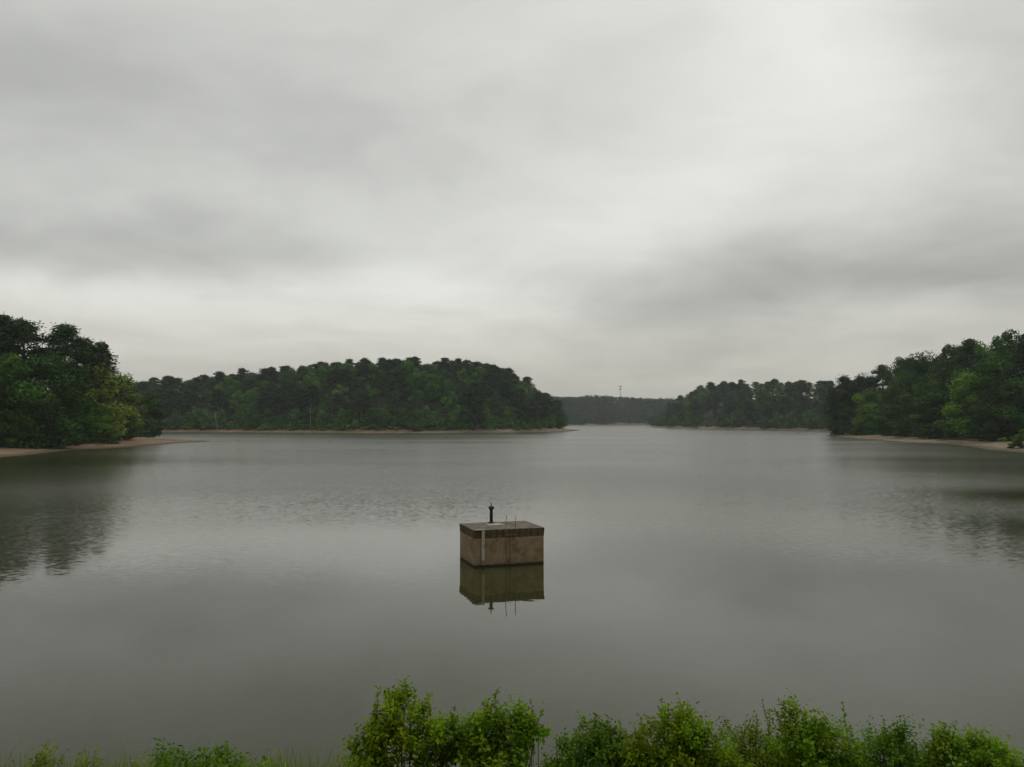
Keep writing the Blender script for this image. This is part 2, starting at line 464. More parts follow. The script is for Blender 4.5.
def broadleaf(seed, Ht=20.0, low=0.10, wide=0.30, nb=46, per=190, leaf=0.50, lobes=6):
    global rng
    rng = np.random.default_rng(seed); random.seed(seed)
    mb = MB()
    lean = rng.uniform(-0.02, 0.02, 2) * Ht
    top = np.array([lean[0], lean[1], Ht * 0.8])
    mb.tube([(0, 0, -1.2), (0, 0, 0.3), top * 0.35, top * 0.7, top], [Ht * 0.021, Ht * 0.017, Ht * 0.012, Ht * 0.007, 0.03], 8)
    blobs = []
    # main boughs, each carrying a cluster of leaf masses
    for i in range(lobes + 3):
        a = i * 2.4 + rng.uniform(-0.4, 0.4)
        f = (i + 0.5) / (lobes + 3)
        zc = Ht * (low + 0.07 + (0.86 - low - 0.07) * f)
        prof = math.sin(math.pi * min(1, max(0.0, (f * 0.80 + 0.22)))) ** 0.75
        r0 = Ht * wide * prof * rng.uniform(0.45, 0.85)
        if i >= lobes + 2: r0 *= 0.25
        c = np.array([math.cos(a) * r0, math.sin(a) * r0, zc])
        s0 = top * max(0.12, min(0.8, zc / Ht - 0.18))
        mb.tube([s0, (s0 + c) / 2 + np.array([0, 0, -0.3]), c], [Ht * 0.007, Ht * 0.005, 0.03], 5)
        for k in range(max(3, nb // (lobes + 3))):
            o = unit(1)[0] * Ht * wide * rng.uniform(0.15, 0.52) * np.array([1, 1, 0.8])
            rb = Ht * rng.uniform(0.05, 0.11)
            q = c + o
            q[2] = min(max(q[2], Ht * low), Ht * 0.965)
            blobs.append([*q, rb * 1.15, rb * 1.15, rb * 0.95])
    if low < 0.1:                                   # boughs that hang to the ground
        for k in range(nb // 3):
            a = k * 2.4 + rng.uniform(-0.5, 0.5); r0 = Ht * wide * rng.uniform(0.35, 0.9); rb = Ht * rng.uniform(0.045, 0.085)
            blobs.append([math.cos(a) * r0, math.sin(a) * r0, Ht * rng.uniform(low + 0.01, 0.26), rb * 1.2, rb * 1.2, rb * 0.9])
    V, Q, var, hue = blob_cloud(np.array(blobs), int(per * 1.2), leaf, shell=0.72)
    return mb, V, Q, var, hue

def pine(seed, Ht=24.0, low=0.5, wide=0.17, nb=34, per=150, leaf=0.42, dome=False):
    global rng
    rng = np.random.default_rng(seed); random.seed(seed)
    mb = MB()
    bend = rng.uniform(-0.02, 0.02, 2) * Ht
    P = lambda t: np.array([bend[0] * t * t, bend[1] * t * t, Ht * t * 0.97])
    mb.tube([(0, 0, -1.2)] + [P(t) for t in (0.01, 0.25, 0.5, 0.75, 1)], [Ht * 0.017, Ht * 0.0145, Ht * 0.012, Ht * 0.009, Ht * 0.005, 0.03], 8)
    blobs = []
    for i in range(nb):
        f = (i + rng.uniform(0, 0.8)) / nb
        t = low + (0.97 - low) * f
        L = Ht * wide * (1 - 0.92 * f ** 2.2) * rng.uniform(0.35, 1.05) * (0.6 + 0.4 * min(1, f * 4))
        if dome:                                   # closed stand: rounded, evenly filled crowns
            t = low + (0.93 - low) * f
            L = Ht * wide * math.sqrt(max(0.0, 1 - (max(0.0, f - 0.25) / 0.75) ** 2)) * rng.uniform(0.3, 1.0)
        a = i * 2.39996 + rng.uniform(-0.5, 0.5)
        s0 = P(t - 0.03)
        c = s0 + np.array([math.cos(a) * L, math.sin(a) * L, L * rng.uniform(0.05, 0.5)])
        mb.tube([s0, (s0 + c) / 2 + np.array([0, 0, 0.1]), c], [Ht * 0.0035, Ht * 0.0026, 0.02], 4)
        rb = Ht * rng.uniform(0.035, 0.062)
        blobs.append([*c, rb * 1.3, rb * 1.3, rb * 0.9])
        if rng.random() < 0.6:
            m_ = s0 * 0.45 + c * 0.55; rb *= 0.75
            blobs.append([m_[0], m_[1], m_[2] + 0.3, rb * 1.3, rb * 1.3, rb * 0.7])
    V, Q, var, hue = blob_cloud(np.array(blobs), per, leaf, up=0.8, shell=0.3)
    return mb, V, Q, var, hue

class Proto:
    def __init__(self, fn, mats, name, cat, **kw):
        mb, V, Q, var, hue = fn(**kw)
        self.name = name; self.cat = cat
        self.h = float(V[:, 2].max()); self.r = float(np.percentile(np.hypot(V[:, 0], V[:, 1]), 96))
        t = mb.build('trunk', mats[0], shade=True)
        c = mesh_obj('crown', V, Q, [mats[1]], attr=[('var', 'FACE', var), ('hue', 'FACE', hue)])
        self.trunk = t; self.crown = c; self.used = False
    def place(self, x, y, h, w, color, label, group, sink=0.0, z=None):
        z0 = float(terrain(np.array([x]), np.array([y]))[0]) if z is None else z
        e = empty(self.name, (x, y, z0 - sink))
        e.rotation_euler = (0, 0, random.uniform(0, 6.28))
        e.scale = (w / (2 * self.r), w / (2 * self.r), h / self.h)
        for src in (self.trunk, self.crown):
            if self.used:
                o = src.copy(); COL.objects.link(o)
            else:
                o = src
            o.parent = e
            if src is self.crown: o.color = (*color, 1)
        self.used = True
        tag(e, label, self.cat, group)
        return e

BL = [Proto(broadleaf, (BARK, LEAF), 'broadleaf_tree', 'tree', seed=s, low=lo, wide=wd, nb=nb) for s, lo, wd, nb in
      ((21, 0.03, 0.27, 54), (22, 0.08, 0.31, 50), (23, 0.14, 0.25, 44), (24, 0.02, 0.23, 46), (25, 0.2, 0.30, 46))]
PN = [Proto(pine, (PINEBARK, NEEDLE), 'pine_tree', 'pine tree', seed=s, low=lo, wide=wd, nb=nb) for s, lo, wd, nb in
      ((31, 0.50, 0.19, 34), (32, 0.42, 0.16, 38), (33, 0.58, 0.20, 30), (34, 0.35, 0.15, 40))]
BUSHY = [Proto(broadleaf, (BARK, LEAF), 'shore_shrub', 'shrub', seed=s, Ht=8.0, low=0.0, wide=0.5, nb=40, per=150, leaf=0.34) for s in (41, 42)]
# lighter meshes for the woods half a kilometre and more away
BLF = [Proto(broadleaf, (BARK, LEAF), 'broadleaf_tree', 'tree', seed=s, low=lo, wide=wd, nb=40, per=120, leaf=0.60) for s, lo, wd in
       ((51, 0.05, 0.27), (52, 0.12, 0.31), (53, 0.2, 0.29), (54, 0.03, 0.22))]
PNF = [Proto(pine, (PINEBARK, NEEDLE), 'pine_tree', 'pine tree', seed=s, low=lo, wide=wd, nb=44, per=100, leaf=0.58, dome=True) for s, lo, wd in
       ((61, 0.36, 0.19), (62, 0.30, 0.17), (63, 0.42, 0.21), (64, 0.20, 0.16))]

# foliage base colours
DK = (0.036, 0.086, 0.014); MD = (0.066, 0.148, 0.019); BR = (0.112, 0.210, 0.020); YE = (0.185, 0.240, 0.030)
PI = (0.030, 0.060, 0.019); PI2 = (0.046, 0.070, 0.028); DP = (0.024, 0.060, 0.018)

taken = []
def spot(kind, px, Y, top, wpx, color, label, group=None):
    """a tree at world distance Y whose height and spread come from its size in the photograph"""
    x, y, zt = at(px, top, Y)
    zg = float(terrain(np.array([x]), np.array([y]))[0])
    kind.place(x, y, max(3.0, zt - zg), wpx * Y / F, color, label, group)
    taken.append((x, y))

# ------------------------------------------------------------------ left bank, tree by tree
LG = 'trees on the left bank'
L_ = [
    (PN[1], 2, 238, 314, 58, PI, 'dark pine cut by the left picture edge, topping the left bank'),
    (PN[0], 27, 246, 317, 62, PI, 'tallest dark pine standing above the broadleaf trees at far left'),
    (PN[2], 66, 250, 323, 62, PI, 'broad ragged pine with open crown against the sky on the left bank'),
    (PN[3], 84, 268, 338, 46, PI, 'pine filling the gap between the two open-crowned pines on the left bank'),
    (PN[1], 102, 275, 341, 40, PI2, 'slim pine at the right end of the left bank skyline'),
    (BL[1], 14, 222, 352, 74, MD, 'big mid green broadleaf tree under the tallest pines at far left'),
    (BL[0], 48, 228, 350, 70, DK, 'dark rounded broadleaf tree below the ragged pine on the left bank'),
    (BL[2], 72, 250, 362, 56, DK, 'dark broadleaf tree between the yellow-green tree and the rounded one on the left bank'),
    (BL[3], 98, 268, 362, 56, YE, 'tall yellow-green tree right of centre on the left bank'),
    (BL[2], 118, 292, 372, 48, (0.140, 0.198, 0.028), 'second yellow-green tree, right beside the tallest yellow-green one on the left bank'),
    (BL[0], 130, 322, 381, 36, (0.075, 0.09, 0.028), 'small dull olive tree behind the last tree of the left bank'),
    (BL[0], 143, 348, 389, 43, (0.040, 0.096, 0.015), 'round dark green tree at the very tip of the left bank'),
    (BL[3], 8, 222, 388, 62, MD, 'leafy tree at the beach edge at the left picture border'),
    (BL[1], 40, 234, 384, 58, DK, 'dark low-branched tree at the beach edge left of the bright one'),
    (BL[0], 70, 250, 396, 46, MD, 'spreading mid green tree over the beach, midway along the left bank'),
    (BL[1], 93, 264, 408, 40, BR, 'low bright green tree at the foot of the yellow-green trees'),
    (BL[3], 120, 290, 402, 36, DK, 'dark tree at the beach edge just left of the bank tip'),
    (BL[0], -22, 214, 352, 70, DK, 'dark broadleaf tree mostly outside the left picture edge'),
]
for a in L_: spot(*a, LG)
spot(BUSHY[0], 25, 220, 424, 40, MD, 'green shrub on the upper edge of the left beach near the picture border', 'shrubs along the left beach')
spot(BUSHY[1], 104, 262, 424, 34, BR, 'bright green shrub under the low bright tree on the left beach', 'shrubs along the left beach')
spot(BUSHY[0], 60, 240, 424, 40, DK, 'dark shrub midway along the upper edge of the left beach', 'shrubs along the left beach')
spot(BUSHY[1], 133, 330, 424, 26, MD, 'small shrub beside the round tree at the left bank tip', 'shrubs along the left beach')

# ------------------------------------------------------------------ right bank, tree by tree
RG = 'trees on the right bank'
R_ = [
    (PN[3], 842, 440, 374, 24, PI, 'tall slim pine with bare lower trunk at the tip of the right bank'),
    (PN[1], 851, 448, 380, 18, PI, 'shorter pine right behind the slim pine of the right bank tip'),
    (PN[3], 833, 440, 386, 16, DP, 'narrow dark pine at the outermost point of the right bank'),
    (PN[0], 860, 450, 375, 22, PI2, 'pine with reddish grey crown between the tip pine and the climbing wood'),
    (BL[3], 871, 415, 387, 34, BR, 'bright green tree near the tip of the right bank'),
    (PN[2], 882, 442, 364, 30, PI, 'dark pine where the right bank skyline begins to climb'),
    (BL[1], 899, 418, 356, 38, DK, 'dark round broadleaf tree on the climbing skyline of the right bank'),
    (BL[0], 922, 372, 351, 38, DK, 'broadleaf tree left of the flat-topped oak on the right skyline'),
    (PN[0], 912, 405, 357, 30, PI2, 'pine peeping between two round trees on the right skyline'),
    (BL[1], 947, 352, 343, 46, PI2, 'flat-topped greyish oak on the right bank skyline'),
    (PN[2], 970, 330, 338, 40, PI, 'open pine right of the flat-topped oak on the right skyline'),
    (BL[2], 986, 325, 340, 40, MD, 'mid green tree on the skyline left of the highest one at right'),
    (BL[1], 1009, 300, 328, 52, DK, 'highest broadleaf crown of the right bank skyline'),
    (PN[1], 1030, 290, 332, 50, PI, 'dark pine cut by the right picture edge on the skyline'),
    (BL[0], 893, 376, 404, 34, DK, 'dark tree at the beach edge right of the bright tip tree'),
    (BL[2], 912, 345, 392, 40, (0.04, 0.075, 0.02), 'mid green tree below the skyline pine on the right bank'),
    (BL[3], 935, 322, 388, 46, DK, 'large dark tree in the middle of the right bank'),
    (BL[1], 930, 350, 372, 40, MD, 'green crown halfway up the right bank below the oak'),
    (BL[3], 965, 300, 366, 44, BR, 'tall bright green tree standing forward on the right bank'),
    (BL[2], 955, 302, 402, 36, (0.055, 0.095, 0.022), 'lower bright green tree at the foot of the tall bright one'),
    (BL[0], 983, 294, 398, 40, MD, 'mid green tree at the beach edge between bright tree and picture edge'),
    (BL[1], 1003, 284, 378, 52, (0.045, 0.08, 0.02), 'broad green tree near the right picture edge'),
    (BL[2], 1026, 274, 372, 54, DK, 'dark tree cut by the right picture edge above the beach shrub'),
    (BL[0], 978, 305, 358, 40, DK, 'dark crown behind the tall bright tree of the right bank'),
    (BL[2], 1000, 290, 350, 46, DK, 'dark crown below the highest one on the right bank'),
    (BL[0], 875, 404, 408, 28, MD, 'low green tree at the foot of the bright tip tree'),
]
R_ += [
    (BL[3], 847, 434, 404, 22, DK, 'dark leafy tree filling the foot of the slim tip pine on the right bank'),
    (BL[0], 836, 440, 414, 14, DP, 'lowest dark tree at the very end of the right bank'),
    (BL[1], 952, 345, 361, 44, DK, 'dark crown below the flat-topped oak, behind the tall bright tree'),
    (BL[0], 897, 405, 372, 36, MD, 'mid green crown below the dark round tree of the climbing skyline'),
    (BL[2], 917, 380, 368, 38, DK, 'dark crown under the skyline pine between the two round trees'),
]
R_ += [
    (BL[1], 906, 415, 357, 34, DK, 'dark crown closing the notch right of the round tree on the climbing skyline'),
    (BL[0], 934, 385, 350, 34, (0.045, 0.09, 0.02), 'crown closing the notch left of the flat-topped oak on the right skyline'),
    (BL[2], 959, 358, 342, 36, DK, 'crown closing the notch right of the flat-topped oak on the right skyline'),
    (BL[1], 996, 335, 335, 40, DK, 'dark crown just left of the highest one on the right skyline'),
    (BL[0], 868, 446, 372, 26, PI2, 'greyish crown where the skyline dips right of the tip pines'),
    (BL[3], 853, 450, 388, 22, DK, 'dark crown under the reddish grey pine of the right bank tip'),
]
for a in R_: spot(*a, RG)
spot(BUSHY[0], 1027, 224, 428, 44, (0.075, 0.150, 0.020), 'round green shrub on the beach at the right picture edge')
for k, (px, Y, top, w, c, lb) in enumerate((
        (858, 412, 428, 16, DK, 'small dark shrub nearest the tip of the right beach'), (905, 352, 427, 24, MD, 'mid green shrub at the upper edge of the right beach'),
        (935, 312, 428, 26, DK, 'dark shrub under the large dark tree of the right bank'), (995, 282, 428, 30, DK, 'wide dark shrub beside the reddish bank at right'))):
    spot(BUSHY[k % 2], px, Y, top, w, c, lb, 'shrubs along the right beach')

# ------------------------------------------------------------------ random filling of the woods
def fill(pxr, yr, dr, spacing, nmax, chooser, tries=30000, seed=5):
    g = np.random.default_rng(seed)
    px = g.uniform(*pxr, tries); Y = np.exp(g.uniform(math.log(yr[0]), math.log(yr[1]), tries))
    X = (px - 512) / F * Y
    d = lake_sd(X, Y)
    ok = (d > dr[0]) & (d < dr[1])
    order = np.argsort(Y[ok])
    pts = np.array(taken) if taken else np.zeros((0, 2))
    out = []
    cand = np.stack([X[ok], Y[ok], d[ok], px[ok]], -1)
    acc = [tuple(p) for p in pts]
    for x, y, dd, p in cand:
        if len(out) >= nmax: break
        s = spacing * (0.75 if dd < dr[0] + 8 else 1.0)
        A = np.array(acc) if acc else np.zeros((1, 2)) + 1e9
        if ((A[:, 0] - x) ** 2 + (A[:, 1] - y) ** 2).min() < s * s: continue
        acc.append((x, y)); taken.append((x, y)); out.append((x, y, dd, p))
    return out

def side(p, a, b):
    return 'left' if p < a else 'right' if p > b else 'middle'

COLS = {'dark green': DK, 'mid green': MD, 'light green': (0.084, 0.170, 0.030), 'grey green': (0.048, 0.094, 0.030)}

def wood(pts, edge, hr, place, words, ba, bb, group, pine_p):
    """words: (where at the shore, on the slope, on top)"""
    for x, y, d, p in pts:
        row = 0 if d < edge[0] else 1 if d < edge[1] else 2
        third = side(p, ba, bb)
        if random.random() < pine_p[row]:
            k = random.choice(PNF); h = random.uniform(*hr) * 1.04; w = h * random.uniform(0.52, 0.68)
            cn, c = random.choice((('dark', PI), ('greyish', PI2)))
            lab = f'{cn} pine {words[row]}, {third} part'
        else:
            k = random.choice(BLF); h = random.uniform(*hr) * (0.66 if row == 0 else 0.9); w = h * random.uniform(0.56, 0.74)
            cn = random.choices(list(COLS), [4, 4, 3 if row < 2 else 1, 2])[0]; c = COLS[cn]
            lab = f'{cn} leafy tree {words[row]}, {third} part'
        k.place(x, y, h, w, c, lab, f'{group} {words[row]}, {third} part, {cn} {k.name}'.replace('_', ' '))

random.seed(3)
HR = (20.8, 24.2)
mid = fill((128, 573), (515, 900), (13, 165), 11.3, 345, None, seed=5)
wood(mid, (26, 80), HR, 'mid', ('at the waterline of the central wooded headland', 'on the slope of the central wooded headland', 'along the crest of the central wooded headland'),
     290, 440, 'trees', (0.28, 0.46, 0.52))
mid += fill((536, 577), (515, 720), (4, 13), 8.0, 16, None, seed=8)
rm = fill((655, 875), (640, 1300), (9, 125), 14.6, 145, None, seed=6)
wood(rm, (26, 75), HR, 'rm', ('at the waterline of the distant right headland', 'on the slope of the distant right headland', 'along the crest of the distant right headland'),
     715, 780, 'trees', (0.3, 0.55, 0.75))

# woodland behind the named trees of the two near banks: only its tops and gaps show
def thicket(name, pts, hr, rr, per, size, label, colr, base=0.0):
    blobs = []
    for x, y in pts:
        z = float(terrain(np.array([x]), np.array([y]))[0])
        h = random.uniform(*hr)
        r = random.uniform(*rr)
        for k in range(4):
            t = random.uniform(0.1, 1.0)
            blobs.append([x + random.uniform(-r, r) * 0.7, y + random.uniform(-r, r) * 0.7, z + base + h * t, r * 0.75, r * 0.75, max(0.8, h * 0.2)])
    V, Q, var, hue = blob_cloud(np.array(blobs), per, size)
    o = mesh_obj(name, V, Q, [LEAF], attr=[('var', 'FACE', var), ('hue', 'FACE', hue)])
    o.color = (*colr, 1)
    tag(o, label, 'undergrowth', kind='stuff')

def band(pxr, yr, dr, n_, seed):
    g = np.random.default_rng(seed)
    px = g.uniform(*pxr, n_ * 30); Y = np.exp(g.uniform(math.log(yr[0]), math.log(yr[1]), n_ * 30))
    X = (px - 512) / F * Y
    d = lake_sd(X, Y)
    ok = np.where((d > dr[0]) & (d < dr[1]))[0][:n_]
    return [(X[i], Y[i]) for i in ok]

rng = np.random.default_rng(77); random.seed(77)
thicket('undergrowth', band((-60, 160), (185, 430), (29, 78), 190, 1), (2, 9), (2.0, 3.4), 70, 0.6, 'dark leafy undergrowth between the trees of the left bank', DK)
thicket('undergrowth', band((838, 1080), (215, 500), (36, 100), 260, 2), (2, 10), (2.0, 3.6), 70, 0.6, 'dark leafy undergrowth between the trees of the right bank', DK)
thicket('undergrowth', band((135, 573), (515, 900), (15, 175), 950, 3), (2, 10), (2.4, 4.2), 34, 1.1, 'leafy undergrowth along the central wooded headland', DK)
thicket('undergrowth', band((135, 575), (515, 680), (13, 38), 460, 13), (1.5, 6), (2.2, 3.6), 34, 1.0, 'low green bushes fringing the beach of the central headland', MD)
thicket('undergrowth', band((-60, 128), (215, 360), (36, 85), 80, 14), (7, 17), (2.6, 4.0), 80, 0.6, 'dark mass of foliage deep in the left bank wood', DK)
thicket('undergrowth', band((868, 1080), (250, 440), (40, 100), 130, 15), (7, 17), (2.6, 4.0), 80, 0.6, 'dark mass of foliage deep in the right bank wood', DK)
thicket('undergrowth', band((652, 900), (640, 1300), (8, 140), 600, 4), (2, 10), (2.8, 4.6), 30, 1.3, 'leafy undergrowth along the distant right headland', DK)

# far wood at the end of the lake, one hazy mass
def far_wood():
    pts = band((510, 705), (1580, 1850), (3, 200), 950, 9)
    blobs = []
    for x, y in pts:
        z = float(terrain(np.array([x]), np.array([y]))[0]); h = random.uniform(20, 24); r = random.uniform(4.6, 7.0)
        for k in range(6):
            t = (k + random.uniform(0.2, 1)) / 6
            blobs.append([x + random.uniform(-1, 1) * r * 0.5, y + random.uniform(-1, 1) * r * 0.5, z + h * t * 0.92, r * (1.05 - 0.25 * t), r * (1.05 - 0.25 * t), h * 0.12])
    V, Q, var, hue = blob_cloud(np.array(blobs), 26, 2.0)
    o = mesh_obj('far_woodland', V, Q, [LEAF], attr=[('var', 'FACE', var), ('hue', 'FACE', hue)])
    o.color = (0.03, 0.05, 0.022, 1)
    tag(o, 'hazy far woodland closing the end of the lake', 'woodland', kind='stuff')
far_wood()

# ------------------------------------------------------------------ pale bare trunks in the central wood
for pr in BL + PN + BUSHY + BLF + PNF:
    if not pr.used:
        bpy.data.objects.remove(pr.trunk); bpy.data.objects.remove(pr.crown)

def bare_tree(px0, py0, px1, py1, Y, label, rad=0.19, forks=2):
    x0, y0, z0 = at(px0, py0, Y); x1, y1, z1 = at(px1, py1, Y)
    zg = float(terrain(np.array([x0]), np.array([y0]))[0])
    e = empty('dead_tree', (x0, y0, zg))
    dx, dz = x1 - x0, z1 - zg
    mb = MB()
    mid_ = np.array([dx * 0.62, 0.2, dz * 0.5])
    mb.tube([(0, 0, -0.8), (dx * 0.2, 0, dz * 0.22), mid_, (dx, 0.1, dz)], [rad * 1.2, rad, rad * 0.7, rad * 0.25], 7)
    mb.build('trunk', PALEBARK, e, True)
    for k in range(forks):
        b = MB(); t = 0.55 + 0.2 * k
        s = np.array([dx * t, 0, dz * t]); sg = 1 if k % 2 else -1
        b.tube([s, s + np.array([sg * dz * 0.07, 0.3, dz * 0.1]), s + np.array([sg * dz * 0.1, 0.5, dz * 0.2])], [rad * 0.4, rad * 0.3, 0.04], 5)
        b.build('branch', PALEBARK, e, True)
    tag(e, label, 'dead tree', 'bleached dead trees in the central wood')
bare_tree(218.5, 421, 214.5, 408.5, 566, 'leaning bleached dead tree at the left end of the central wood')
bare_tree(310.5, 424, 310.6, 399, 553, 'straight pale bare trunk left of centre in the central wood')
bare_tree(331.5, 423, 331.2, 397, 555, 'second straight pale bare trunk, right of the other upright one', 0.16)

def driftwood(px0, py0, px1, py1, label, r, cat='driftwood', name='driftwood_log'):
    def hit(px, py):
        d = ray(px, py); t = np.linspace(100, 620, 2600) / d[1]
        z = H + d[2] * t; g_ = terrain(d[0] * t, d[1] * t)
        k = int(np.argmax(z <= g_)); return np.array([d[0] * t[k], d[1] * t[k], g_[k]])
    a, b = hit(px0, py0), hit(px1, py1)
    e = empty(name, tuple(a))
    v = b - a
    mb = MB(); mb.tube([(0, 0, r * 0.5), v * 0.35 + np.array([0, 0.15, r * 0.8]), v * 0.7 + np.array([0, -0.1, r * 0.9]), v + np.array([0, 0, r * 0.6])], [r * 1.1, r, r * 0.75, r * 0.3], 8)
    mb.build('trunk', BARK, e, True)
    for t, sg in ((0.45, 1), (0.7, -1)):
        q = MB(); s0 = v * t + np.array([0, 0, r * 0.8]); q.tube([s0, s0 + np.array([0.5 * sg, 0.3, 0.5]), s0 + np.array([0.7 * sg, 0.4, 1.1])], [r * 0.4, r * 0.25, 0.03], 6); q.build('branch', BARK, e, True)
    tag(e, label, cat, 'driftwood on the beaches')
driftwood(936, 440.6, 948, 440.2, 'dark driftwood log lying on the right beach left of the reddish bank', 0.28)
driftwood(962, 439.8, 981, 441.2, 'longest dark driftwood log along the top of the right beach', 0.32)
driftwood(63, 442.8, 73, 442.6, 'dark driftwood log under the trees on the left beach', 0.26)
driftwood(96, 445.6, 104, 445.2, 'small driftwood log on the middle of the left beach', 0.2)

# ------------------------------------------------------------------ mast on the far ridge
def mast():
    MET = material('galvanised_steel'); m, n, out = MET
    principled(n, out, n.mix(n.noise(n.node('ShaderNodeTexCoord').outputs['Object'], 0.4), (0.16, 0.16, 0.165, 1), (0.24, 0.24, 0.24, 1)), 0.6, spec=0.4, metal=0.3)
    Y = 1790.0
    x, y, zt = at(620.3, 385.8, Y)
    zg = float(terrain(np.array([x]), np.array([y]))[0])
    h = zt - zg
    e = empty('radio_mast', (x, y, zg))
    mb = MB()
    def leg_r(t): return 1.5 - 0.9 * t
    for k in range(3):
        a = 2 * math.pi * k / 3 + 0.5
        mb.tube([(math.cos(a) * leg_r(t), math.sin(a) * leg_r(t), h * t) for t in (-0.02, 0.5, 1)], [0.16, 0.13, 0.12], 6)
    N = 14
    for i in range(N):
        t0, t1 = i / N, (i + 1) / N
        for k in range(3):
            a0 = 2 * math.pi * k / 3 + 0.5; a1 = a0 + 2 * math.pi / 3
            mb.tube([(math.cos(a0) * leg_r(t0), math.sin(a0) * leg_r(t0), h * t0), (math.cos(a1) * leg_r(t1), math.sin(a1) * leg_r(t1), h * t1)], [0.07, 0.07], 4)
            mb.tube([(math.cos(a0) * leg_r(t1), math.sin(a0) * leg_r(t1), h * t1), (math.cos(a1) * leg_r(t1), math.sin(a1) * leg_r(t1), h * t1)], [0.07, 0.07], 4)
    mb.build('lattice', m, e)
    for z, r in ((h - 1.0, 3.6), (h - 7.5, 2.6)):
        p = MB()
        p.lathe((0, 0, z), [(r, -0.25), (r, 0.25)], 6)
        pl = p.build('platform', m, e)
        for k in range(6):
            a = k * math.pi / 3
            q = MB(); c = (math.cos(a) * r, math.sin(a) * r)
            q.box((c[0] - 0.25, c[1] - 0.25, z - 1.0), (c[0] + 0.25, c[1] + 0.25, z + 1.2))
            q.build('antenna', m, pl)
    q = MB(); q.tube([(-4.2, 0, h), (-4.2, 0, h + 5)], [0.18, 0.1], 5); q.build('whip_antenna', m, e)
    tag(e, 'thin lattice radio mast rising above the far wooded ridge', 'radio mast')
mast()

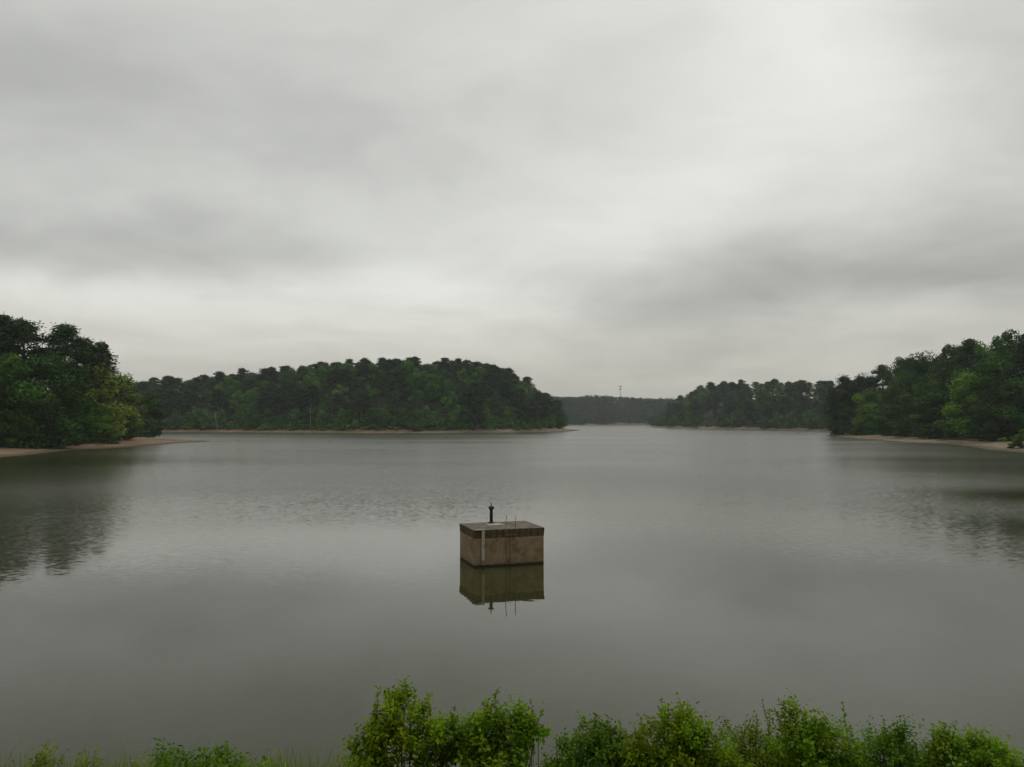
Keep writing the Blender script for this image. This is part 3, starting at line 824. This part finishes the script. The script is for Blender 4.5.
# ------------------------------------------------------------------ concrete intake tower in the lake
def intake():
    ang = R(18)
    x0, y0 = on_water(474.4, 567.4)
    e = empty('intake_tower', (x0, y0, 0)); e.rotation_euler = (0, 0, ang)
    W, D, h, cap = 4.10, 3.25, 2.035, 0.46
    m, n, out = material('stained_concrete')
    oc = n.node('ShaderNodeTexCoord').outputs['Object']
    x, y, z = n.sep(oc)
    streak = n.noise(n.vmath('MULTIPLY', oc, (3.2, 3.2, 0.5)), 1.0, 4, 0.6)
    blot = n.noise(oc, 1.3, 5, 0.6); fine = n.noise(oc, 14.0, 4, 0.65)
    c = n.mix(n.math('MULTIPLY', n.mapr(streak, 0.42, 0.70), 0.5), (0.225, 0.162, 0.088, 1), (0.150, 0.098, 0.050, 1))
    c = n.mix(n.math('MULTIPLY', n.mapr(blot, 0.42, 0.62), 0.75), c, (0.255, 0.200, 0.122, 1))
    blot2 = n.noise(n.vmath('ADD', oc, (5.1, 3.3, 1.7)), 1.7, 6, 0.7)
    c = n.mix(n.math('MULTIPLY', n.mapr(blot2, 0.47, 0.64), 0.75), c, (0.115, 0.078, 0.045, 1))
    c = n.mix(n.math('MULTIPLY', n.mapr(z, 0.75, 0.1), 0.35), c, (0.10, 0.078, 0.042, 1))
    c = n.mix(n.math('MULTIPLY', n.mapr(fine, 0.5, 0.7), 0.35), c, (0.09, 0.065, 0.042, 1))
    # rust runs under the ladder and a waterline tide mark
    rust = n.math('MULTIPLY', n.mapr(n.math('ABSOLUTE', n.math('SUBTRACT', x, 1.95)), 0.75, 0.1), n.mapr(n.noise(n.vmath('MULTIPLY', oc, (9.0, 9.0, 1.0)), 1.0, 4), 0.42, 0.60))
    c = n.mix(n.math('MULTIPLY', rust, 0.5), c, (0.075, 0.042, 0.024, 1))
    lift = n.math('MULTIPLY', n.mapr(n.math('ABSOLUTE', n.math('SUBTRACT', z, 0.82)), 0.03, 0.0), 0.4)
    c = n.mix(lift, c, (0.08, 0.06, 0.04, 1))
    tide = n.mapr(n.math('ADD', z, n.math('MULTIPLY', n.math('SUBTRACT', blot, 0.5), 0.12)), 0.16, 0.05)
    c = n.mix(tide, c, (0.022, 0.018, 0.010, 1))
    principled(n, out, c, 0.9, fine, 0.015, 0.2)
    mc, n, out = material('weathered_cap_concrete')
    oc = n.node('ShaderNodeTexCoord').outputs['Object']
    x, y, z = n.sep(oc)
    streak = n.noise(n.vmath('MULTIPLY', oc, (5.0, 5.0, 0.5)), 1.0, 4, 0.6)
    blot = n.noise(oc, 1.6, 5, 0.65); fine = n.noise(oc, 12.0, 4, 0.65)
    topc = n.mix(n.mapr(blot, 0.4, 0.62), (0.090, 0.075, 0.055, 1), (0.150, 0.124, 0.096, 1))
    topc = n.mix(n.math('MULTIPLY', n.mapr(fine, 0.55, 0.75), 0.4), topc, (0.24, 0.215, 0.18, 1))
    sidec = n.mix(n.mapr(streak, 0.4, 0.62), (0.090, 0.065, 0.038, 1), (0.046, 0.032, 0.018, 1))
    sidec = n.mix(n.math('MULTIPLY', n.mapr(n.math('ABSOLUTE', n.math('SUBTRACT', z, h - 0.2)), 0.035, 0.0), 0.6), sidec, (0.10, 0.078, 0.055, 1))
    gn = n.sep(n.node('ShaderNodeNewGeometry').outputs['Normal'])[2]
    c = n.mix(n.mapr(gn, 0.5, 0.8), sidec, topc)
    principled(n, out, c, 0.92, fine, 0.02, 0.2)
    b = MB(); b.box((0, 0, -5), (W, D, h - cap)); b.build('wall', m, e, bevel=0.03)
    # slab in two courses, the upper one proud
    b = MB(); b.box((-0.012, -0.012, h - cap), (W + 0.012, D + 0.012, h - 0.235)); b.build('lower_slab', mc, e, bevel=0.02)
    b = MB(); b.box((-0.03, -0.03, h - 0.233), (W + 0.03, D + 0.03, h)); slab = b.build('roof_slab', mc, e, bevel=0.025)
    # hatch cover lying on the slab
    mp, n, out = material('pale_metal'); 
    oc = n.node('ShaderNodeTexCoord').outputs['Object']; f = n.noise(oc, 6, 4)
    principled(n, out, n.mix(n.mapr(f, 0.4, 0.65), (0.33, 0.28, 0.23, 1), (0.22, 0.16, 0.115, 1)), 0.7, spec=0.4)
    b = MB(); b.box((1.3, 1.55, h), (2.25, 2.35, h + 0.035)); b.build('hatch', mp, e, bevel=0.008)
    # white pipe down the front, gooseneck over the edge
    mw, n, out = material('flaking_white_paint')
    oc = n.node('ShaderNodeTexCoord').outputs['Object']
    f = n.noise(n.vmath('MULTIPLY', oc, (6, 6, 3)), 1.0, 4, 0.65); z = n.sep(oc)[2]
    c = n.mix(n.mapr(n.math('ADD', f, n.mapr(z, 0.7, 0.2, 0.0, 0.22)), 0.54, 0.68), (0.32, 0.275, 0.215, 1), (0.17, 0.11, 0.07, 1))
    principled(n, out, c, 0.6, spec=0.35)
    b = MB(); px_ = 0.47
    b.box((px_ - 0.085, -0.17, 0.12), (px_ + 0.085, -0.065, h - 0.03)); b.build('staff_gauge', mw, e, bevel=0.012)
    b = MB(); b.box((0.06, -0.16, h + 0.002), (px_ + 0.1, -0.03, h + 0.035)); b.build('gauge_bracket', mw, e, bevel=0.008)
    # valve standpipe near the back edge
    mi, n, out = material('dark_iron')
    oc = n.node('ShaderNodeTexCoord').outputs['Object']; f = n.noise(oc, 9, 4)
    principled(n, out, n.mix(n.mapr(f, 0.4, 0.65), (0.018, 0.016, 0.013, 1), (0.045, 0.034, 0.024, 1)), 0.65, spec=0.4)
    pz = h; c0 = (1.76, 2.66, pz)
    b = MB(); b.lathe(c0, [(0.21, 0), (0.21, 0.045), (0.10, 0.06), (0.075, 0.07)], 18); fl = b.build('flange', mi, e, True)
    for k in range(6):
        a = k * math.pi / 3; q = MB(); q.lathe((c0[0] + 0.16 * math.cos(a), c0[1] + 0.16 * math.sin(a), pz + 0.045), [(0.022, 0), (0.022, 0.035)], 6); q.build('bolt', mi, fl)
    b = MB(); b.lathe((c0[0], c0[1], pz + 0.06), [(0.096, 0), (0.092, 0.74), (0.105, 0.745), (0.105, 0.77)], 18); b.build('standpipe', mi, e, True)
    b = MB(); b.lathe((c0[0], c0[1], pz + 0.82), [(0.10, 0), (0.145, 0.03), (0.17, 0.09), (0.165, 0.15), (0.12, 0.20), (0.045, 0.225), (0.03, 0.24)], 18)
    hd = b.build('valve_head', mi, e, True)
    b = MB()
    b.tube([(c0[0] + 0.17 * math.cos(t), c0[1] + 0.17 * math.sin(t), pz + 0.93) for t in np.linspace(0, 2 * math.pi, 17)], [0.018] * 17, 6, False)
    b.build('handwheel', mi, hd, True)
    b = MB(); b.lathe((c0[0], c0[1], pz + 1.06), [(0.032, 0), (0.028, 0.10), (0.012, 0.17)], 10); b.build('valve_stem', mi, e, True)
    # ladder with rails leaning up over the roof edge
    ml, n, out = material('rusty_steel')
    oc = n.node('ShaderNodeTexCoord').outputs['Object']; f = n.noise(oc, 8, 4)
    principled(n, out, n.mix(n.mapr(f, 0.4, 0.6), (0.22, 0.175, 0.13, 1), (0.11, 0.075, 0.05, 1)), 0.7, spec=0.4)
    ld = None
    lx = (1.80, 2.36)
    rails = []
    for xx in lx:
        b = MB()
        b.tube([(xx, -0.10, -1.5), (xx, -0.10, h - 0.4), (xx, -0.10, h), (xx + 0.02, -0.02, h + 0.33), (xx + 0.10, 0.10, h + 0.75)], [0.008, 0.009, 0.019, 0.021, 0.019], 8)
        rails.append(b.build('ladder_rail', ml, e, True))
    for k in range(6):
        z = h - 0.33 - k * 0.32
        if z < 0.1: break
        b = MB(); b.tube([(lx[0], -0.10, z), (lx[1], -0.10, z)], [0.011 if k else 0.022] * 2, 8); b.build('ladder_rung', ml, e, True)
    tag(e, 'square concrete intake tower standing in the lake with pipe and ladder', 'intake tower')
intake()

# ------------------------------------------------------------------ foreground bushes on the dam face
BUSHLEAF = leaf_material('bush_leaves', 0.4, 0.08)
STEM = bark_material('green_stem', (0.06, 0.07, 0.025, 1), (0.09, 0.065, 0.035, 1), 20)

def leaves_along(P, D, size):
    """folded pointed leaves: base point P, direction D -> vertices (n,6) as two quads sharing the midrib"""
    n_ = len(P)
    D = D / np.linalg.norm(D, axis=1, keepdims=True)
    side_ = np.cross(D, unit(n_) * 0.45 + np.array([0, 0, 1.0])); side_ /= np.linalg.norm(side_, axis=1, keepdims=True) + 1e-9
    nor = np.cross(side_, D)
    s = (size * rng.uniform(0.6, 1.3, n_))[:, None]
    wd = s * rng.uniform(0.26, 0.36, (n_, 1)); fold = rng.uniform(0.02, 0.28, (n_, 1)) * s
    droop = np.array([0, 0, -1.0]) * s * rng.uniform(0.0, 0.3, (n_, 1))
    b = P; t = P + D * s + droop; m_ = P + D * s * 0.5 + droop * 0.2
    l = m_ + side_ * wd + nor * fold; r = m_ - side_ * wd + nor * fold
    l2 = P + D * s * 0.2 + side_ * wd * 0.6 + nor * fold * 0.6; r2 = P + D * s * 0.2 - side_ * wd * 0.6 + nor * fold * 0.6
    V = np.stack([b, l2, l, t, r, r2], 1).reshape(-1, 3)
    i = np.arange(n_)[:, None] * 6
    Q = np.concatenate([i + np.array([[0, 3, 2, 1]]), i + np.array([[0, 5, 4, 3]])], 0)
    return V, Q

def sprig_leaves(origin, direction, L, leaf, gap):
    k = max(4, int(L / gap))
    t = np.linspace(0.12, 1.0, k)
    d = direction / np.linalg.norm(direction)
    bend = unit(1)[0] * 0.25 + np.array([0, 0, 0.15])
    pts = origin + np.outer(t * L, d) + np.outer(t * t * L, bend)
    tang = d + np.outer(2 * t, bend)
    sd_ = np.cross(tang, unit(1)[0]); sd_ /= np.linalg.norm(sd_, axis=1, keepdims=True) + 1e-9
    sg = np.where(np.arange(k) % 2 == 0, 1.0, -1.0)[:, None]
    ld = tang / np.linalg.norm(tang, axis=1, keepdims=True) * rng.uniform(0.3, 0.9, (k, 1)) + sd_ * sg + unit(k) * 0.35
    return pts, ld

def bush(Y, lobes, label, color, leaf=0.058, dens=1.0, group='bushes along the dam', stems=6, gap=0.026, name='bush', cat='bush', spires=()):
    """lobes: (px, top y, half width px, bottom y) in the photograph, all at about distance Y; spires: long shoots ending at (px, y)"""
    global rng
    cxs = [at(l[0], l[1], Y)[0] for l in lobes]
    bx = float(np.mean(cxs)); zg = float(terrain(np.array([bx]), np.array([Y]))[0])
    e = empty(name, (bx, Y, zg))
    base = np.array([bx, Y, zg])
    P_all, D_all, V_var, V_hue = [], [], [], []
    mbs = []
    for l in lobes:
        yl = Y + rng.uniform(-0.25, 0.25)
        x, y, zt = at(l[0], l[1], yl); hw = l[2] * yl / F
        zb = at(l[0], l[3], yl)[2]
        rz = (zt - zb) / 2
        c = np.array([x, y, (zt + zb) / 2]) ; r = np.array([hw, hw * 0.85 + 0.1, rz])
        # leafy boughs: each a small tuft of sprigs with a shade of green of its own
        nt = int(dens * 26 * (hw / 0.3) * (rz / 0.3)) + 4
        for _ in range(nt):
            u = unit(1)[0]
            rr = rng.uniform(0.08, 1.0) ** 0.45
            tc_ = c + u * r * rr * 0.86
            tr_ = rng.uniform(0.06, 0.13)
            cv = rng.uniform(0.62, 1.35); chue = rng.uniform(0.15, 0.85)
            for _k in range(int(rng.uniform(9, 20))):
                o = tc_ + unit(1)[0] * tr_ * rng.uniform(0.2, 1.0)
                d = u * 0.7 + np.array([0, 0, 0.7]) + unit(1)[0] * 0.6
                p, ld = sprig_leaves(o, d, rng.uniform(0.06, 0.16), leaf, gap)
                P_all.append(p); D_all.append(ld)
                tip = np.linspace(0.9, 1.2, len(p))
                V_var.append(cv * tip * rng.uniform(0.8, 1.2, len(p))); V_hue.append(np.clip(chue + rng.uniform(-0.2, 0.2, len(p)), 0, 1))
        # shoots standing out of the lobe's top
        for _ in range(max(1, int(hw * 6))):
            t = rng.uniform(-0.9, 0.9)
            o = c + np.array([t * r[0] * 0.8, rng.uniform(-0.3, 0.3) * r[1], r[2] * math.sqrt(1 - t * t) * 0.74])
            d = np.array([t * 0.7 + rng.uniform(-0.25, 0.25), rng.uniform(-0.3, 0.3), 1.0])
            L = rng.uniform(0.07, 0.17)
            p, ld = sprig_leaves(o, d, L, leaf, gap * 1.15)
            P_all.append(p); D_all.append(ld)
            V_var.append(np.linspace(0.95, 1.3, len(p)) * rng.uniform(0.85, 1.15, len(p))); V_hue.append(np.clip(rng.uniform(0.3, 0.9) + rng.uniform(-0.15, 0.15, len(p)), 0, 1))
        for _ in range(max(2, stems // max(1, len(lobes)))):
            mb = MB()
            b0 = np.array([x * 0.6 + bx * 0.4 + rng.uniform(-0.12, 0.12), Y + rng.uniform(-0.15, 0.15), 0])
            b0[2] = float(terrain(np.array([b0[0]]), np.array([b0[1]]))[0]) - 0.06
            tp = c + unit(1)[0] * r * 0.55 + np.array([0, 0, r[2] * 0.25])
            m1 = (b0 + tp) / 2 + rng.uniform(-0.07, 0.07, 3)
            mb.tube([b0 - base, m1 - base, tp - base], [0.012, 0.008, 0.003], 5)
            mbs.append(mb)
    for (px, py, pyb) in spires:
        yl = Y + rng.uniform(-0.15, 0.15)
        tp = np.array(at(px, py, yl)); b0 = np.array([tp[0] + rng.uniform(-0.1, 0.1), yl, at(px, pyb, yl)[2]])
        m1 = (tp + b0) / 2 + np.array([rng.uniform(-0.03, 0.03), 0, 0])
        g0 = np.array([b0[0], yl, float(terrain(np.array([b0[0]]), np.array([yl]))[0]) - 0.06])
        mb = MB(); mb.tube([g0 - base, b0 - base, m1 - base, tp - base], [0.004, 0.0035, 0.0028, 0.0012], 5); mbs.append(mb)
        L = np.linalg.norm(tp - b0); k = int(L / 0.016)
        t = np.linspace(0.1, 1, k)[:, None]
        p = (1 - t) ** 2 * b0 + 2 * t * (1 - t) * m1 + t * t * tp
        a = rng.uniform(0, 6.28, k)
        ld = np.stack([np.cos(a), np.sin(a), np.full(k, 0.75)], 1)
        P_all.append(p); D_all.append(ld); V_var.append(rng.uniform(0.85, 1.25, k)); V_hue.append(rng.uniform(0.3, 0.8, k))
    P = np.vstack(P_all) - base; D = np.vstack(D_all)
    V, Q = leaves_along(P, D, leaf)
    var = np.concatenate(V_var); hue = np.concatenate(V_hue)
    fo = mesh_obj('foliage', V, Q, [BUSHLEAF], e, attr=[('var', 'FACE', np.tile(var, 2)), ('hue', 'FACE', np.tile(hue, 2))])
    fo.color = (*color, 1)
    for mb in mbs: mb.build('stem', STEM, e, True)
    tag(e, label, cat, group)
    return e

rng = np.random.default_rng(101); random.seed(101)
G1 = (0.160, 0.240, 0.008); G2 = (0.122, 0.200, 0.010); G3 = (0.088, 0.160, 0.013); G4 = (0.138, 0.185, 0.018)
bush(7.6, [(405, 696, 20, 735), (380, 712, 16, 750), (422, 714, 22, 760), (390, 730, 34, 775), (370, 745, 20, 785)],
     'tallest bright green bush, left end of the bushes in the foreground', G1, 0.050, spires=[(378, 688, 730), (402, 683, 715), (414, 687, 715)])
bush(7.9, [(446, 728, 18, 748), (488, 712, 22, 750), (470, 722, 30, 770), (512, 718, 26, 765), (455, 740, 40, 785), (505, 742, 44, 790), (534, 716, 12, 735)],
     'wide bush with an arching right branch beside the tallest foreground bush', G2, 0.047, spires=[(497, 689, 725), (486, 700, 728), (531, 703, 740), (541, 712, 738), (524, 708, 735)])
bush(8.6, [(595, 724, 22, 770), (580, 738, 24, 785), (612, 736, 24, 785), (624, 745, 18, 790), (600, 754, 40, 802), (562, 753, 15, 800)],
     'bush alone between the water gap and the middle of the foreground', G3, 0.045, spires=[(596, 714, 745), (608, 717, 745), (565, 738, 765), (556, 740, 770)])
bush(8.1, [(668, 716, 20, 760), (688, 714, 18, 755), (650, 728, 24, 775), (700, 728, 26, 780), (672, 742, 48, 790), (684, 756, 52, 802), (722, 744, 15, 800)],
     'rounded bright bush in the middle of the foreground row', G1, 0.047, spires=[(640, 716, 745), (682, 706, 735)])
bush(8.8, [(738, 734, 30, 785), (768, 730, 26, 785), (755, 744, 40, 795), (750, 755, 46, 802), (776, 742, 15, 800)],
     'loose low bush with one tall thin shoot in the foreground', G4, 0.038, dens=0.85, spires=[(762, 700, 745), (770, 712, 745), (746, 722, 750), (730, 726, 755), (757, 716, 748)])
bush(8.3, [(797, 712, 16, 750), (816, 714, 14, 752), (806, 730, 30, 785), (835, 736, 24, 790), (785, 745, 24, 795), (814, 756, 48, 802), (852, 744, 14, 800)],
     'bush with two rounded heads right of the tall thin shoot', G2, 0.044, spires=[(843, 703, 750), (840, 718, 750), (850, 724, 755)])
bush(8.5, [(878, 732, 18, 770), (902, 732, 16, 770), (890, 744, 34, 795), (918, 748, 18, 795), (896, 757, 44, 804), (926, 746, 15, 800)],
     'darker ragged bush left of the last foreground bush', G3, 0.038, spires=[(884, 722, 745), (906, 726, 745)])
bush(8.4, [(955, 730, 16, 775), (978, 738, 22, 785), (1002, 746, 24, 795), (950, 748, 26, 795), (980, 752, 44, 800)],
     'last broad bush at the right end of the foreground row', G2, 0.044, spires=[(956, 722, 745), (935, 732, 755), (942, 729, 755)])
bush(6.9, [(185, 763, 20, 792), (215, 761, 22, 792), (242, 765, 18, 796), (164, 766, 14, 796)],
     'low tangled vine bush among the grass left of the tall bushes', G3, 0.042, spires=[(226, 746, 764), (163, 751, 768), (203, 750, 765)], name='vine_bush')
WG = 'weeds in the dam grass'
for px, top, Y, lb in ((38, 752, 6.4, 'leafy weed in the grass near the lower left corner'), (94, 753, 6.5, 'pointed weed right of the corner weed in the grass'),
                       (130, 759, 6.2, 'short weed between the pointed weed and the vine bush'), (272, 760, 6.3, 'short weed right of the vine bush'), (345, 756, 6.6, 'weed just left of the tallest bush')):
    bush(Y, [(px, top + 9, 7, top + 50)], lb, G4, 0.034, dens=1.3, group=WG, stems=2, name='weed', cat='weed', spires=[(px, top, top + 22), (px + 7, top + 6, top + 28)])

# ------------------------------------------------------------------ grass on the dam
def build_grass():
    g = np.random.default_rng(9)
    n_ = 60000
    y = 3.6 + 4.9 * g.random(n_) ** 1.5; x = g.uniform(-0.72, 0.72, n_) * y * 1.05
    px = az_px(x, y)
    thin = g.random(n_) < np.where(px < 345, 0.85, 0.9)
    x, y, px = x[thin], y[thin], px[thin]; n_ = len(x)
    z = terrain(x, y) - 0.02
    tall = g.random(n_) < 0.10
    clump = 0.75 + 0.45 * np.sin(x * 3.1 + np.sin(y * 2.3) * 2) * np.cos(y * 2.7 + x)
    sight = H - y * (767 - 421 + 16) / F           # the frame's lower edge meets the grass tips about here
    h = (0.25 + 0.13 * g.random(n_) ** 1.4) * np.clip(0.93 + 0.12 * (clump - 0.75), 0.82, 1.1)
    h = np.where(tall, h * 1.10 + 0.02, h)
    h = h * np.where(px > 350, 0.74, 1.0)          # shaded out under the bushes
    a = g.uniform(0, 2 * math.pi, n_); lean = g.uniform(0.05, 0.7, n_) * h
    ca, sa = np.cos(a), np.sin(a)
    wd = g.uniform(0.0018, 0.0042, n_) * np.where(tall, 0.6, 1)
    side_ = np.stack([-sa, ca, 0 * a], -1) * wd[:, None]
    b = np.stack([x, y, z], -1)
    m1 = b + np.stack([ca * lean * 0.3, sa * lean * 0.3, h * 0.55], -1)
    t = b + np.stack([ca * lean, sa * lean, h], -1)
    V = np.stack([b - side_, b + side_, m1 + side_ * 0.75, m1 - side_ * 0.75, t + side_ * 0.12, t - side_ * 0.12], 1).reshape(-1, 3)
    i = np.arange(n_)[:, None] * 6
    Q = np.concatenate([i + np.array([[0, 1, 2, 3]]), i + np.array([[3, 2, 4, 5]])], 0)
    var = g.uniform(0.65, 1.3, n_); hue = np.clip(g.normal(0.5, 0.25, n_), 0, 1)
    o = mesh_obj('grass', V, Q, [leaf_material('grass_blades', 0.35, 0.08)], attr=[('var', 'FACE', np.tile(var, 2)), ('hue', 'FACE', np.tile(hue, 2))])
    o.color = (0.115, 0.170, 0.016, 1)
    tag(o, 'long green grass on the dam in the foreground', 'grass', kind='stuff')
build_grass()

# ------------------------------------------------------------------ haze
def haze():
    m, n, out = material('damp_air')
    v = n.node('ShaderNodeVolumePrincipled')
    v.inputs['Color'].default_value = (0.88, 0.94, 1.0, 1)
    v.inputs['Density'].default_value = 0.00009
    v.inputs['Anisotropy'].default_value = 0.2
    n.L(v.outputs[0], out.inputs['Volume'])
    b = MB(); b.box((-3050, -3050, -8.5), (3050, 3050, 105))
    o = b.build('haze', m)
    tag(o, 'thin damp haze over the lake', 'haze', kind='stuff')
haze()

# ------------------------------------------------------------------ camera and render settings
cam = bpy.data.cameras.new('camera'); cam.sensor_width = 36; cam.lens = F / 1024 * 36
cam.clip_start = 0.05; cam.clip_end = 9000
co = bpy.data.objects.new('camera', cam); COL.objects.link(co)
co.location = (0, 0, H); co.rotation_euler = (R(90) + PITCH, 0, 0)
scene.camera = co
vs = scene.view_settings
vs.view_transform = 'Standard'; vs.look = 'None'; vs.exposure = 0.0; vs.gamma = 1.0; vs.use_curve_mapping = False
scene.render.engine = 'CYCLES'
cy = scene.cycles
cy.max_bounces = 8; cy.diffuse_bounces = 3; cy.glossy_bounces = 4; cy.transmission_bounces = 4; cy.volume_bounces = 1
cy.use_denoising = True
scene.render.film_transparent = False
